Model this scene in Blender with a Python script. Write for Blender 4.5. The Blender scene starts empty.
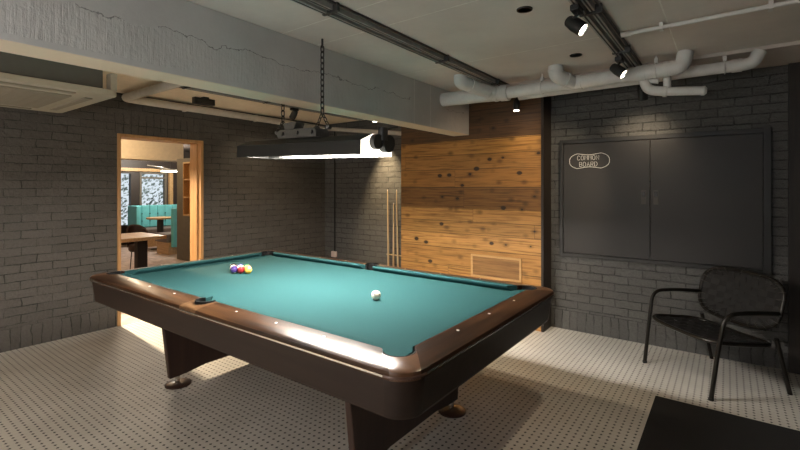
import bpy, bmesh, math, random
from mathutils import Vector, Matrix
R = math.radians
PI = math.pi
rnd = random.Random(7)
scene = bpy.context.scene
COL = scene.collection

# ------------------------------------------------------------------ materials
def nodes_of(m):
    m.use_nodes = True
    nt = m.node_tree
    return nt, nt.nodes, nt.links, nt.nodes['Principled BSDF']

def ramp(N, stops):
    r = N.new('ShaderNodeValToRGB')
    els = r.color_ramp.elements
    els[0].position, els[0].color = stops[0][0], (*stops[0][1], 1)
    els[1].position, els[1].color = stops[-1][0], (*stops[-1][1], 1)
    for p, c in stops[1:-1]:
        e = els.new(p); e.color = (*c, 1)
    return r

def mapping(N, L, scale=(1, 1, 1), rot=(0, 0, 0), loc=(0, 0, 0)):
    tc = N.new('ShaderNodeTexCoord')
    mp = N.new('ShaderNodeMapping')
    mp.inputs['Scale'].default_value = scale
    mp.inputs['Rotation'].default_value = rot
    mp.inputs['Location'].default_value = loc
    L.new(tc.outputs['Object'], mp.inputs['Vector'])
    return mp

def noise(N, L, vec, scale, detail=4, rough=.55):
    n = N.new('ShaderNodeTexNoise')
    n.inputs['Scale'].default_value = scale
    n.inputs['Detail'].default_value = detail
    n.inputs['Roughness'].default_value = rough
    L.new(vec, n.inputs['Vector'])
    return n

def bump(N, L, h, strength, dist, prev=None):
    b = N.new('ShaderNodeBump')
    b.inputs['Strength'].default_value = strength
    b.inputs['Distance'].default_value = dist
    L.new(h, b.inputs['Height'])
    if prev: L.new(prev.outputs['Normal'], b.inputs['Normal'])
    return b

def math_n(N, L, op, a, b=None, c=None):
    n = N.new('ShaderNodeMath'); n.operation = op
    for i, v in enumerate((a, b, c)):
        if v is None: continue
        if isinstance(v, (int, float)): n.inputs[i].default_value = v
        else: L.new(v, n.inputs[i])
    return n.outputs[0]

def mixc(N, L, f, a, b, mode='MIX'):
    n = N.new('ShaderNodeMix'); n.data_type = 'RGBA'; n.blend_type = mode
    for sock, v in ((n.inputs['Factor'], f), (n.inputs['A'], a), (n.inputs['B'], b)):
        if isinstance(v, (int, float)): sock.default_value = v
        elif isinstance(v, tuple): sock.default_value = (*v, 1)
        else: L.new(v, sock)
    return n.outputs['Result']

def mat(name, color, rough=.5, metal=0., var=.12, scale=18, bmp=0., emit=None, estr=0., coat=0., spec=.5):
    m = bpy.data.materials.new(name)
    nt, N, L, B = nodes_of(m)
    mp = mapping(N, L)
    n = noise(N, L, mp.outputs['Vector'], scale)
    lo = tuple(max(0, c * (1 - var)) for c in color); hi = tuple(min(1, c * (1 + var)) for c in color)
    r = ramp(N, [(.3, lo), (.7, hi)])
    L.new(n.outputs['Fac'], r.inputs['Fac'])
    L.new(r.outputs['Color'], B.inputs['Base Color'])
    B.inputs['Roughness'].default_value = rough
    B.inputs['Metallic'].default_value = metal
    B.inputs['Specular IOR Level'].default_value = spec
    B.inputs['Coat Weight'].default_value = coat
    if bmp:
        L.new(bump(N, L, n.outputs['Fac'], 1, bmp).outputs['Normal'], B.inputs['Normal'])
    if emit:
        B.inputs['Emission Color'].default_value = (*emit, 1)
        B.inputs['Emission Strength'].default_value = estr
    return m

def brick_mat(name, axis, col, joint, soldier_tops=()):
    """painted brick; axis = which object axis runs along the wall"""
    m = bpy.data.materials.new(name)
    nt, N, L, B = nodes_of(m)
    tc = N.new('ShaderNodeTexCoord')
    sp = N.new('ShaderNodeSeparateXYZ'); L.new(tc.outputs['Object'], sp.inputs[0])
    u, z = sp.outputs[axis], sp.outputs['Z']
    wob = noise(N, L, tc.outputs['Object'], 9, 3)
    dz = math_n(N, L, 'MULTIPLY_ADD', wob.outputs['Fac'], .020, -.010)
    zz = math_n(N, L, 'ADD', z, dz)
    wob2 = noise(N, L, tc.outputs['Object'], 6.3, 4)
    u = math_n(N, L, 'ADD', u, math_n(N, L, 'MULTIPLY_ADD', wob2.outputs['Fac'], .05, -.025))
    def brick(a, b):
        cb = N.new('ShaderNodeCombineXYZ'); L.new(a, cb.inputs[0]); L.new(b, cb.inputs[1])
        t = N.new('ShaderNodeTexBrick')
        t.inputs['Scale'].default_value = 1
        t.inputs['Brick Width'].default_value = .225
        t.inputs['Row Height'].default_value = .075
        t.inputs['Mortar Size'].default_value = .0055
        t.inputs['Mortar Smooth'].default_value = .35
        t.inputs['Bias'].default_value = 0
        t.inputs['Color1'].default_value = (*[c * .9 for c in col], 1)
        t.inputs['Color2'].default_value = (*[min(1, c * 1.12) for c in col], 1)
        t.inputs['Mortar'].default_value = (*joint, 1)
        t.offset = .5
        L.new(cb.outputs[0], t.inputs['Vector'])
        return t
    t1 = brick(u, math_n(N, L, 'ADD', zz, .005))
    t2 = brick(math_n(N, L, 'ADD', zz, .015), u); t2.offset = 0; t2.inputs['Brick Width'].default_value = .21
    msk = math_n(N, L, 'LESS_THAN', z, .195)
    for (u0, u1, z0, z1) in soldier_tops:
        a = math_n(N, L, 'COMPARE', u, (u0 + u1) / 2, (u1 - u0) / 2)
        b = math_n(N, L, 'COMPARE', z, (z0 + z1) / 2, (z1 - z0) / 2)
        msk = math_n(N, L, 'MAXIMUM', msk, math_n(N, L, 'MULTIPLY', a, b))
    c = mixc(N, L, msk, t1.outputs['Color'], t2.outputs['Color'])
    fac = N.new('ShaderNodeMix'); L.new(msk, fac.inputs['Factor'])
    L.new(t1.outputs['Fac'], fac.inputs['A']); L.new(t2.outputs['Fac'], fac.inputs['B'])
    g = noise(N, L, tc.outputs['Object'], 60, 5, .7)
    # painted-over joints: the dark line breaks up
    jn = noise(N, L, tc.outputs['Object'], 7.5, 3)
    jr = N.new('ShaderNodeMapRange'); L.new(jn.outputs['Fac'], jr.inputs['Value'])
    jr.inputs['From Min'].default_value = .38; jr.inputs['From Max'].default_value = .62
    jr.inputs['To Min'].default_value = .75; jr.inputs['To Max'].default_value = .05
    c = mixc(N, L, math_n(N, L, 'MULTIPLY', jr.outputs[0], fac.outputs['Result']), c, col)
    gr = ramp(N, [(.25, (.6, .6, .6)), (.75, (1.25, 1.25, 1.25))])
    L.new(g.outputs['Fac'], gr.inputs['Fac'])
    c = mixc(N, L, .55, c, mixc(N, L, 1, c, gr.outputs['Color'], 'MULTIPLY'))
    L.new(c, B.inputs['Base Color'])
    B.inputs['Roughness'].default_value = .62
    inv = math_n(N, L, 'SUBTRACT', 1, fac.outputs['Result'])
    b1 = bump(N, L, inv, 1, .014)
    g2 = noise(N, L, tc.outputs['Object'], 14, 6, .65)
    b2 = bump(N, L, g2.outputs['Fac'], 1, .022, b1)
    b3 = bump(N, L, g.outputs['Fac'], .8, .004, b2)
    L.new(b3.outputs['Normal'], B.inputs['Normal'])
    return m

def plank_mat(name, axis, h, tones, knots=True, rough=.55, hcol=None):
    """horizontal boards stacked along Z (h = board height)"""
    m = bpy.data.materials.new(name)
    nt, N, L, B = nodes_of(m)
    tc = N.new('ShaderNodeTexCoord')
    sp = N.new('ShaderNodeSeparateXYZ'); L.new(tc.outputs['Object'], sp.inputs[0])
    u, z = sp.outputs[axis], sp.outputs['Z']
    cb = N.new('ShaderNodeCombineXYZ')
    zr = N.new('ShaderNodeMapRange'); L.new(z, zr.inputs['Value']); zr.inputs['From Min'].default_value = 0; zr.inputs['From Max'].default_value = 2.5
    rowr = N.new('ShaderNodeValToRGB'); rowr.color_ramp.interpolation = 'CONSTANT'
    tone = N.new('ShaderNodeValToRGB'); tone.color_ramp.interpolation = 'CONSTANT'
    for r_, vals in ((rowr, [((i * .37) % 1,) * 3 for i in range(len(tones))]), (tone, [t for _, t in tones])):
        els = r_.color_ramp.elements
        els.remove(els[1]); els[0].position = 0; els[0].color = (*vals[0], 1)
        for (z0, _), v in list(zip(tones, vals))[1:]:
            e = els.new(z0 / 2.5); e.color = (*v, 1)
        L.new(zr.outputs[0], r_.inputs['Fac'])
    idx = math_n(N, L, 'MULTIPLY', rowr.outputs['Color'], 11.0)
    us = math_n(N, L, 'ADD', math_n(N, L, 'DIVIDE', u, 1.9), math_n(N, L, 'MULTIPLY', idx, 3.7))
    ui = math_n(N, L, 'FLOOR', us); uf = math_n(N, L, 'FRACT', us)
    edge = None
    for z0, _ in tones[1:]:
        k_ = math_n(N, L, 'LESS_THAN', math_n(N, L, 'ABSOLUTE', math_n(N, L, 'SUBTRACT', z, z0)), .0028)
        edge = k_ if edge is None else math_n(N, L, 'MAXIMUM', edge, k_)
    # grain
    L.new(math_n(N, L, 'MULTIPLY', u, 1.3), cb.inputs[0]); L.new(math_n(N, L, 'MULTIPLY', z, 26), cb.inputs[1])
    L.new(math_n(N, L, 'ADD', math_n(N, L, 'MULTIPLY', idx, 7.3), math_n(N, L, 'MULTIPLY', ui, 3.1)), cb.inputs[2])
    g = noise(N, L, cb.outputs[0], 2.2, 7, .62)
    gr = ramp(N, [(.3, (.36, .31, .27)), (.52, (1, 1, 1)), (.75, (1.3, 1.25, 1.2))])
    L.new(g.outputs['Fac'], gr.inputs['Fac'])
    c = mixc(N, L, 1, tone.outputs['Color'], gr.outputs['Color'], 'MULTIPLY')
    if knots:
        kc = N.new('ShaderNodeCombineXYZ')
        L.new(math_n(N, L, 'MULTIPLY', u, 6.5), kc.inputs[0]); L.new(math_n(N, L, 'MULTIPLY', z, 9.5), kc.inputs[1])
        v = N.new('ShaderNodeTexVoronoi'); v.inputs['Scale'].default_value = 1; L.new(kc.outputs[0], v.inputs['Vector'])
        sc = N.new('ShaderNodeSeparateColor'); L.new(v.outputs['Color'], sc.inputs[0])
        size = math_n(N, L, 'MULTIPLY', math_n(N, L, 'MULTIPLY_ADD', sc.outputs[0], .14, .09), math_n(N, L, 'GREATER_THAN', sc.outputs[1], .38))
        k = math_n(N, L, 'LESS_THAN', v.outputs['Distance'], size)
        ring = N.new('ShaderNodeMapRange'); L.new(v.outputs['Distance'], ring.inputs['Value'])
        ring.inputs['From Min'].default_value = .1; ring.inputs['From Max'].default_value = .32
        ring.inputs['To Min'].default_value = .5; ring.inputs['To Max'].default_value = 1
        rc = N.new('ShaderNodeCombineColor')
        for i in range(3): L.new(ring.outputs[0], rc.inputs[i])
        c = mixc(N, L, 1, c, rc.outputs[0], 'MULTIPLY')
        c = mixc(N, L, math_n(N, L, 'MULTIPLY', k, .9), c, (.028, .014, .008))
    gap = math_n(N, L, 'MAXIMUM', edge, math_n(N, L, 'LESS_THAN', uf, .0016))
    c = mixc(N, L, math_n(N, L, 'MULTIPLY', gap, .75), c, (.02, .012, .008))
    L.new(c, B.inputs['Base Color'])
    B.inputs['Roughness'].default_value = rough
    b1 = bump(N, L, math_n(N, L, 'SUBTRACT', 1, gap), .7, .006)
    b2 = bump(N, L, g.outputs['Fac'], .3, .003, b1)
    L.new(b2.outputs['Normal'], B.inputs['Normal'])
    return m

def wood_mat(name, dark, light, along=0, rough=.35, coat=0., freq=1.):
    m = bpy.data.materials.new(name)
    nt, N, L, B = nodes_of(m)
    s = [34 * freq] * 3; s[along] = 2.2 * freq
    mp = mapping(N, L, tuple(s))
    n = noise(N, L, mp.outputs['Vector'], 1.2, 6, .6)
    r = ramp(N, [(.32, dark), (.68, light)])
    L.new(n.outputs['Fac'], r.inputs['Fac']); L.new(r.outputs['Color'], B.inputs['Base Color'])
    B.inputs['Roughness'].default_value = rough
    B.inputs['Coat Weight'].default_value = coat
    B.inputs['Coat Roughness'].default_value = .12
    L.new(bump(N, L, n.outputs['Fac'], .15, .001).outputs['Normal'], B.inputs['Normal'])
    return m

def floor_mat():
    m = bpy.data.materials.new('mosaic_floor')
    nt, N, L, B = nodes_of(m)
    tc = N.new('ShaderNodeTexCoord')
    sp = N.new('ShaderNodeSeparateXYZ'); L.new(tc.outputs['Object'], sp.inputs[0])
    P = .040
    fx = math_n(N, L, 'FRACT', math_n(N, L, 'DIVIDE', math_n(N, L, 'ADD', sp.outputs['X'], 20.009), P))
    fy = math_n(N, L, 'FRACT', math_n(N, L, 'DIVIDE', math_n(N, L, 'ADD', sp.outputs['Y'], 20.031), P))
    ax = math_n(N, L, 'ABSOLUTE', math_n(N, L, 'SUBTRACT', fx, .5))
    ay = math_n(N, L, 'ABSOLUTE', math_n(N, L, 'SUBTRACT', fy, .5))
    s = math_n(N, L, 'ADD', ax, ay)
    dot = math_n(N, L, 'LESS_THAN', s, .215)
    # grout: thin lines on the octagon sides and around the dots
    ring = math_n(N, L, 'LESS_THAN', math_n(N, L, 'ABSOLUTE', math_n(N, L, 'SUBTRACT', s, .235)), .02)
    mx = math_n(N, L, 'MINIMUM', ax, ay)
    line = math_n(N, L, 'MULTIPLY', math_n(N, L, 'LESS_THAN', mx, .018), math_n(N, L, 'GREATER_THAN', s, .22))
    grout = math_n(N, L, 'MAXIMUM', ring, line)
    big = noise(N, L, tc.outputs['Object'], 2.2, 5)
    tile = ramp(N, [(.3, (.50, .475, .43)), (.7, (.62, .595, .55))])
    L.new(big.outputs['Fac'], tile.inputs['Fac'])
    c = mixc(N, L, math_n(N, L, 'MULTIPLY', grout, .55), tile.outputs['Color'], (.30, .28, .25))
    c = mixc(N, L, dot, c, (.012, .011, .010))
    L.new(c, B.inputs['Base Color'])
    B.inputs['Roughness'].default_value = .48
    L.new(bump(N, L, math_n(N, L, 'SUBTRACT', 1, grout), .35, .002).outputs['Normal'], B.inputs['Normal'])
    return m

def concrete_mat(name, col, seams=(), beam=False):
    m = bpy.data.materials.new(name)
    nt, N, L, B = nodes_of(m)
    tc = N.new('ShaderNodeTexCoord')
    sp = N.new('ShaderNodeSeparateXYZ'); L.new(tc.outputs['Object'], sp.inputs[0])
    n1 = noise(N, L, tc.outputs['Object'], 1.6, 6, .6)
    n2 = noise(N, L, tc.outputs['Object'], 22, 6, .65)
    r = ramp(N, [(.3, tuple(c * .86 for c in col)), (.7, tuple(c * 1.1 for c in col))])
    L.new(n1.outputs['Fac'], r.inputs['Fac'])
    c = r.outputs['Color']
    bp = bump(N, L, n2.outputs['Fac'], .35, .004)
    if seams:
        acc = None
        for ax, v in seams:
            d = math_n(N, L, 'ABSOLUTE', math_n(N, L, 'SUBTRACT', sp.outputs[ax], v))
            d = math_n(N, L, 'ADD', d, math_n(N, L, 'MULTIPLY_ADD', n2.outputs['Fac'], .014, -.005))
            k = math_n(N, L, 'LESS_THAN', d, .006)
            acc = k if acc is None else math_n(N, L, 'MAXIMUM', acc, k)
        c = mixc(N, L, math_n(N, L, 'MULTIPLY', acc, .5), c, tuple(min(1, x * 1.5) for x in col))
        bp = bump(N, L, acc, .8, .005, bp)
    if beam:
        # lower half of the beam is comb-chiselled below a ragged break line
        edge = noise(N, L, tc.outputs['Object'], 5, 5, .65)
        lim = math_n(N, L, 'MULTIPLY_ADD', edge.outputs['Fac'], .16, 2.14)
        low = math_n(N, L, 'LESS_THAN', sp.outputs['Z'], lim)
        low = math_n(N, L, 'MULTIPLY', low, math_n(N, L, 'GREATER_THAN', sp.outputs['Z'], 2.035))
        cm = N.new('ShaderNodeCombineXYZ')
        L.new(math_n(N, L, 'MULTIPLY', sp.outputs['Y'], 60), cm.inputs[1])
        L.new(math_n(N, L, 'MULTIPLY', sp.outputs['Z'], 5), cm.inputs[2])
        cn = noise(N, L, cm.outputs[0], 1, 4, .6)
        comb = math_n(N, L, 'MULTIPLY', low, cn.outputs['Fac'])
        bp = bump(N, L, math_n(N, L, 'MULTIPLY', comb, n2.outputs['Fac']), 1, .009, bp)
        bp = bump(N, L, math_n(N, L, 'SUBTRACT', 1, low), 1, .006, bp)
        c = mixc(N, L, math_n(N, L, 'LESS_THAN', sp.outputs['Z'], 2.0075), c, (.74, .63, .49))
        crack = math_n(N, L, 'LESS_THAN', math_n(N, L, 'ABSOLUTE', math_n(N, L, 'SUBTRACT', sp.outputs['Z'], lim)), .0022)
        patchy = math_n(N, L, 'GREATER_THAN', n1.outputs['Fac'], .47)
        c = mixc(N, L, math_n(N, L, 'MULTIPLY', crack, math_n(N, L, 'MULTIPLY', patchy, .8)), c, tuple(x * .3 for x in col))
    L.new(c, B.inputs['Base Color'])
    B.inputs['Roughness'].default_value = .75
    L.new(bp.outputs['Normal'], B.inputs['Normal'])
    return m

def emit_mat(name, col, strength):
    m = bpy.data.materials.new(name); m.use_nodes = True
    nt = m.node_tree; N, L = nt.nodes, nt.links
    N.clear()
    o = N.new('ShaderNodeOutputMaterial'); e = N.new('ShaderNodeEmission')
    tc = N.new('ShaderNodeTexCoord'); n = noise(N, L, tc.outputs['Object'], 3, 1)
    r = ramp(N, [(.3, tuple(c * .97 for c in col)), (.7, col)])
    L.new(n.outputs['Fac'], r.inputs['Fac']); L.new(r.outputs['Color'], e.inputs['Color'])
    e.inputs['Strength'].default_value = strength
    L.new(e.outputs[0], o.inputs['Surface'])
    return m

def glass_mat(name, rough, tint=(1, 1, 1)):
    m = bpy.data.materials.new(name)
    nt, N, L, B = nodes_of(m)
    B.inputs['Base Color'].default_value = (*tint, 1)
    B.inputs['Transmission Weight'].default_value = 1
    B.inputs['Roughness'].default_value = rough
    B.inputs['IOR'].default_value = 1.15
    mp = mapping(N, L); n = noise(N, L, mp.outputs['Vector'], 30)
    L.new(bump(N, L, n.outputs['Fac'], .05, .002).outputs['Normal'], B.inputs['Normal'])
    return m

M = {}
BR = (.088, .080, .071)
M['brick_left'] = brick_mat('brick_left', 'Y', BR, (.014, .012, .010), [(-.16, .80, 1.99, 2.2)])
M['brick_back'] = brick_mat('brick_back', 'X', (.098, .096, .092), (.014, .0135, .013))
M['floor'] = floor_mat()
CON = (.72, .66, .61)
M['ceiling'] = concrete_mat('ceiling_concrete', CON, [('Y', -.22), ('Y', 1.06), ('X', 2.03), ('Y', .07)])
M['beam'] = concrete_mat('beam_concrete', (.56, .555, .545), [('Y', 1.25), ('Y', 1.52)], True)
M['soffit'] = concrete_mat('soffit_concrete', (.60, .53, .48))
M['bay'] = mat('cream_bay', (.80, .68, .52), .8, var=.05, bmp=.002)  # bay slab is a warmer cream than the rest of the ceiling
M['plaster'] = mat('cream_plaster', (.72, .60, .43), .8, var=.05, bmp=.002)
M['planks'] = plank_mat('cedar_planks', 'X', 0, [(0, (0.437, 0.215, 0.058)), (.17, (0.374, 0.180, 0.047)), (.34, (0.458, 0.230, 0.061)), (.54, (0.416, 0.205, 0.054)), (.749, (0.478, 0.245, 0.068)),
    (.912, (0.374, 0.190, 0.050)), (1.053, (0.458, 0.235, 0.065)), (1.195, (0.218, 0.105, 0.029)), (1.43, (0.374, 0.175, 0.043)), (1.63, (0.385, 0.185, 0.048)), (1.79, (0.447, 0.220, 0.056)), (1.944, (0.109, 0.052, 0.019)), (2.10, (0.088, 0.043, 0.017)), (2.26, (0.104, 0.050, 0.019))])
M['hatch'] = wood_mat('hatch_wood', (.16, .075, .024), (.36, .185, .062), 0, .5)
M['hatch_frame'] = wood_mat('hatch_frame_wood', (.50, .29, .11), (.62, .38, .16), 0, .5)
M['door_wood'] = wood_mat('oak_door_frame', (.42, .22, .085), (.56, .32, .14), 2, .45)
M['dark_wood'] = wood_mat('dark_stained_wood', (.012, .008, .006), (.026, .017, .012), 2, .5)
M['rosewood_x'] = wood_mat('rosewood_long', (.010, .0045, .003), (.085, .038, .015), 0, .30, .06, .5)
M['rosewood_y'] = wood_mat('rosewood_short', (.007, .004, .003), (.055, .025, .012), 1, .34, .0, .5)
for k_ in ('rosewood_x', 'rosewood_y'):
    M[k_].node_tree.nodes['Principled BSDF'].inputs['Specular IOR Level'].default_value = .22
M['cap'] = wood_mat('copper_brown_cap', (.085, .038, .017), (.14, .066, .030), 0, .28, .15)
M['plate'] = wood_mat('walnut_plate', (.10, .05, .022), (.17, .09, .04), 1, .3, .1)
M['apron'] = wood_mat('apron_laminate', (.017, .0085, .0055), (.027, .014, .009), 0, .45, .0, .6)
M['apron'].node_tree.nodes['Principled BSDF'].inputs['Specular IOR Level'].default_value = .3
M['apron_corner'] = mat('apron_corner', (.034, .020, .016), .28, var=.08)
M['legwood'] = wood_mat('leg_laminate', (.040, .020, .015), (.062, .032, .023), 2, .4, .1, .6)
M['cloth'] = mat('teal_cloth', (.021, .070, .073), .95, var=.05, scale=260, bmp=.0006, spec=.06)
M['rubber'] = mat('black_rubber', (.007, .007, .007), .75, bmp=.001, spec=.2)
M['chrome'] = mat('polished_trim', (.72, .68, .64), .22, 1, var=.03)
M['bronze'] = mat('bronze_trim', (.10, .055, .04), .3, .2, var=.08)
M['footm'] = mat('brown_foot', (.048, .022, .015), .3, .1, var=.08)
M['sight'] = mat('pearl_sight', (.85, .83, .78), .3, var=.03)
M['lampm'] = mat('grey_lamp_hood', (.014, .0145, .0135), .55, 0, var=.1, spec=.3)
M['lampbox'] = mat('ballast_grey', (.095, .095, .09), .5, .4, var=.15, scale=30)
M['steel'] = mat('dark_steel', (.10, .10, .098), .4, .8, var=.12)
M['chain'] = mat('blackened_chain', (.045, .043, .04), .42, .8, var=.15)
M['black'] = mat('satin_black', (.012, .012, .012), .42, var=.12)
M['railm'] = mat('galvanised_rail', (.46, .46, .44), .5, .4, var=.15, scale=8)
M['raildk'] = mat('rail_shadow_gap', (.02, .02, .02), .6)
M['pvc'] = mat('painted_pvc', (.72, .71, .69), .42, var=.06)
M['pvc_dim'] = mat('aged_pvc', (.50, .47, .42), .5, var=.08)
M['acp'] = mat('ac_panel_cream', (.42, .38, .30), .5, var=.04)
M['acg'] = mat('ac_grille_cream', (.27, .24, .19), .6, var=.05)
M['acb'] = mat('ac_side_grey', (.10, .102, .092), .5, .1, var=.06)
M['board'] = mat('charcoal_door_paint', (.024, .022, .021), .5, var=.06, scale=4)
M['board_fr'] = mat('charcoal_frame_paint', (.018, .0175, .017), .45, var=.08)
M['white_paint'] = mat('white_lettering', (.86, .85, .82), .6, var=.02)
M['lock'] = mat('dark_latch', (.02, .019, .018), .3, .6)
M['mat'] = mat('ribbed_door_mat', (.006, .006, .0065), .9, var=.25, scale=220, bmp=.004)
M['strap'] = mat('black_strap', (.0075, .0065, .006), .7, var=.2, scale=60, bmp=.001)
M['tube'] = mat('black_tube', (.020, .017, .014), .30, .5, var=.1)
M['cord'] = mat('grey_cord', (.07, .065, .06), .6)
M['maple'] = wood_mat('maple_shaft', (.46, .34, .19), (.58, .45, .27), 2, .35, .3)
M['ebony'] = mat('ebony_butt', (.03, .018, .012), .3, coat=.4)
M['outlet'] = mat('outlet_pink_white', (.70, .58, .53), .5, var=.03)
M['ivory'] = mat('ivory_ball', (.86, .80, .66), .12, coat=.6, var=.02)
M['reflector'] = mat('lamp_inner_lining', (.03, .029, .026), .6, var=.02)
M['lens'] = emit_mat('lamp_lens', (1, .90, .72), 14)
M['diffuser'] = emit_mat('lamp_diffuser', (1, .935, .85), 470)
M['endglow'] = emit_mat('lamp_end_glow', (1, .92, .78), 2.2)
M['teal_vinyl'] = mat('teal_upholstery', (.15, .54, .58), .55, var=.08, scale=9, bmp=.002)
M['seat_grey'] = mat('taupe_seat', (.16, .13, .115), .7, var=.08, bmp=.001)
M['ply'] = wood_mat('light_oak', (.45, .27, .12), (.62, .41, .21), 0, .45)
M['ply_z'] = wood_mat('honey_oak', (.34, .17, .05), (.50, .27, .09), 2, .5)
M['choc'] = mat('chocolate_leather', (.045, .024, .020), .5, bmp=.001)
M['loungefloor'] = mat('pale_patterned_carpet', (.52, .42, .38), .85, var=.3, scale=9, bmp=.002)
M['partition'] = mat('greige_partition', (.14, .125, .10), .7, var=.08)
M['winframe'] = mat('dark_window_frame', (.035, .026, .022), .5)
M['glass'] = glass_mat('clear_glass', .0)
M['frost'] = glass_mat('textured_glass', .25, (.9, .92, .92))
M['leaf'] = mat('hedge_leaf', (.34, .40, .34), .6, var=.6, scale=3)
M['ground'] = mat('outside_ground', (.35, .34, .32), .9, var=.2, bmp=.003)
M['shell'] = mat('plain_plaster', (.70, .68, .64), .85, var=.06, bmp=.002)
M['lounge_dark'] = mat('dark_lounge_ceiling', (.05, .035, .028), .7)

# ------------------------------------------------------------------ mesh helpers
def obj(name, bm, m, parent=None, loc=None, smooth=False, bev=0, kind=None):
    bmesh.ops.recalc_face_normals(bm, faces=bm.faces[:])
    me = bpy.data.meshes.new(name)
    bm.to_mesh(me); bm.free()
    me.materials.append(m)
    if smooth:
        for p in me.polygons: p.use_smooth = True
        try: me.set_sharp_from_angle(angle=R(38))
        except Exception: pass
    o = bpy.data.objects.new(name, me)
    COL.objects.link(o)
    if parent: o.parent = parent
    if loc: o.location = loc
    if bev:
        b = o.modifiers.new('bevel', 'BEVEL'); b.width = bev; b.segments = 2; b.limit_method = 'ANGLE'; b.angle_limit = R(40)
    if kind: o['kind'] = kind
    return o

def tag(o, label, cat, group=None, kind=None):
    o['label'] = label; o['category'] = cat
    if group: o['group'] = group
    if kind: o['kind'] = kind
    return o

def thing(name, label, cat, loc=(0, 0, 0), rz=0, group=None):
    o = bpy.data.objects.new(name, None); COL.objects.link(o)
    o.empty_display_size = .1
    o.location = loc; o.rotation_euler = (0, 0, rz)
    return tag(o, label, cat, group)

def BM(): return bmesh.new()

def box(bm, x0, x1, y0, y1, z0, z1):
    v = [bm.verts.new((x, y, z)) for z in (z0, z1) for x, y in ((x0, y0), (x1, y0), (x1, y1), (x0, y1))]
    for f in ((0, 3, 2, 1), (4, 5, 6, 7), (0, 1, 5, 4), (1, 2, 6, 5), (2, 3, 7, 6), (3, 0, 4, 7)):
        bm.faces.new([v[i] for i in f])
    return bm

def B(x0, x1, y0, y1, z0, z1): return box(BM(), x0, x1, y0, y1, z0, z1)

def prism(bm, poly, z0, z1):
    a = [bm.verts.new((x, y, z0)) for x, y in poly]; b = [bm.verts.new((x, y, z1)) for x, y in poly]
    n = len(poly)
    bm.faces.new(a[::-1]); bm.faces.new(b)
    for i in range(n): bm.faces.new((a[i], a[(i + 1) % n], b[(i + 1) % n], b[i]))
    return bm

def loft(bm, rings, closed=True, caps=True):
    """rings: lists of points (same length); closed = ring is closed"""
    V = [[bm.verts.new(p) for p in r] for r in rings]
    n = len(rings[0])
    for a, b in zip(V, V[1:]):
        for i in range(n if closed else n - 1):
            j = (i + 1) % n
            bm.faces.new((a[i], a[j], b[j], b[i]))
    if caps and closed:
        bm.faces.new(V[0][::-1]); bm.faces.new(V[-1])
    return bm

def fillet(pts, r, n=6):
    pts = [Vector(p) for p in pts]
    out = [pts[0]]
    for a, b, c in zip(pts, pts[1:], pts[2:]):
        d1, d2 = (a - b), (c - b)
        k = min(r, d1.length * .48, d2.length * .48)
        p, q = b + d1.normalized() * k, b + d2.normalized() * k
        for i in range(n + 1):
            t = i / n
            out.append(p * (1 - t) ** 2 + b * 2 * t * (1 - t) + q * t * t)
    out.append(pts[-1])
    return out

def tube(bm, pts, r, seg=10, closed=False):
    pts = [Vector(p) for p in pts]
    n = len(pts)
    rad = r if isinstance(r, (list, tuple)) else [r] * n
    tang = []
    for i in range(n):
        a = pts[(i - 1) % n] if (closed or i > 0) else pts[i]
        b = pts[(i + 1) % n] if (closed or i < n - 1) else pts[i]
        tang.append((b - a).normalized())
    ref = Vector((0, 0, 1)) if abs(tang[0].z) < .9 else Vector((1, 0, 0))
    u = tang[0].cross(ref).normalized()
    rings = []
    for p, t, q in zip(pts, tang, rad):
        u = (u - t * u.dot(t))
        u = u.normalized() if u.length > 1e-6 else t.orthogonal().normalized()
        v = t.cross(u)
        rings.append([p + (u * math.cos(2 * PI * k / seg) + v * math.sin(2 * PI * k / seg)) * q for k in range(seg)])
    V = [[bm.verts.new(p) for p in rg] for rg in rings]
    pairs = list(zip(V, V[1:])) + ([(V[-1], V[0])] if closed else [])
    for a, b in pairs:
        for i in range(seg):
            j = (i + 1) % seg
            bm.faces.new((a[i], a[j], b[j], b[i]))
    if not closed:
        bm.faces.new(V[0][::-1]); bm.faces.new(V[-1])
    return bm

def lathe(bm, prof, seg=24, c=(0, 0, 0), axis=None):
    rot = Vector((0, 0, 1)).rotation_difference(Vector(axis)).to_matrix() if axis else Matrix.Identity(3)
    c = Vector(c)
    V = []
    for r, z in prof:
        V.append([bm.verts.new(c + rot @ Vector((max(r, 1e-5) * math.cos(2 * PI * k / seg), max(r, 1e-5) * math.sin(2 * PI * k / seg), z))) for k in range(seg)])
    for a, b in zip(V, V[1:]):
        for i in range(seg):
            j = (i + 1) % seg
            bm.faces.new((a[i], a[j], b[j], b[i]))
    bm.faces.new(V[0][::-1]); bm.faces.new(V[-1])
    return bm

def sphere(bm, c, r, u=20, v=12):
    prof = [(r * math.sin(PI * i / v), -r * math.cos(PI * i / v)) for i in range(v + 1)]
    return lathe(bm, prof, u, c)

def arc(cx, cy, r, a0, a1, n):
    return [(cx + r * math.cos(R(a0 + (a1 - a0) * i / n)), cy + r * math.sin(R(a0 + (a1 - a0) * i / n))) for i in range(n + 1)]

def flip(bm, sx, sy):
    for v in bm.verts: v.co.x *= sx; v.co.y *= sy
    return bm

def copy_tree(o, parent=None):
    c = o.copy(); COL.objects.link(c)
    if parent: c.parent = parent
    for ch in o.children: copy_tree(ch, c)
    return c

# ------------------------------------------------------------------ the room
XL, YB, XR, YF, CZ = -2.72, 2.53, 2.95, -3.9, 2.41
S = 'structure'
obj('floor', B(-2.72, 3.1, YF - .15, 2.95, -.12, 0), M['floor'], kind=S)
obj('ceiling', B(-2.95, 3.1, YF - .15, 2.95, CZ, 2.62), M['ceiling'], kind=S)
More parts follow.
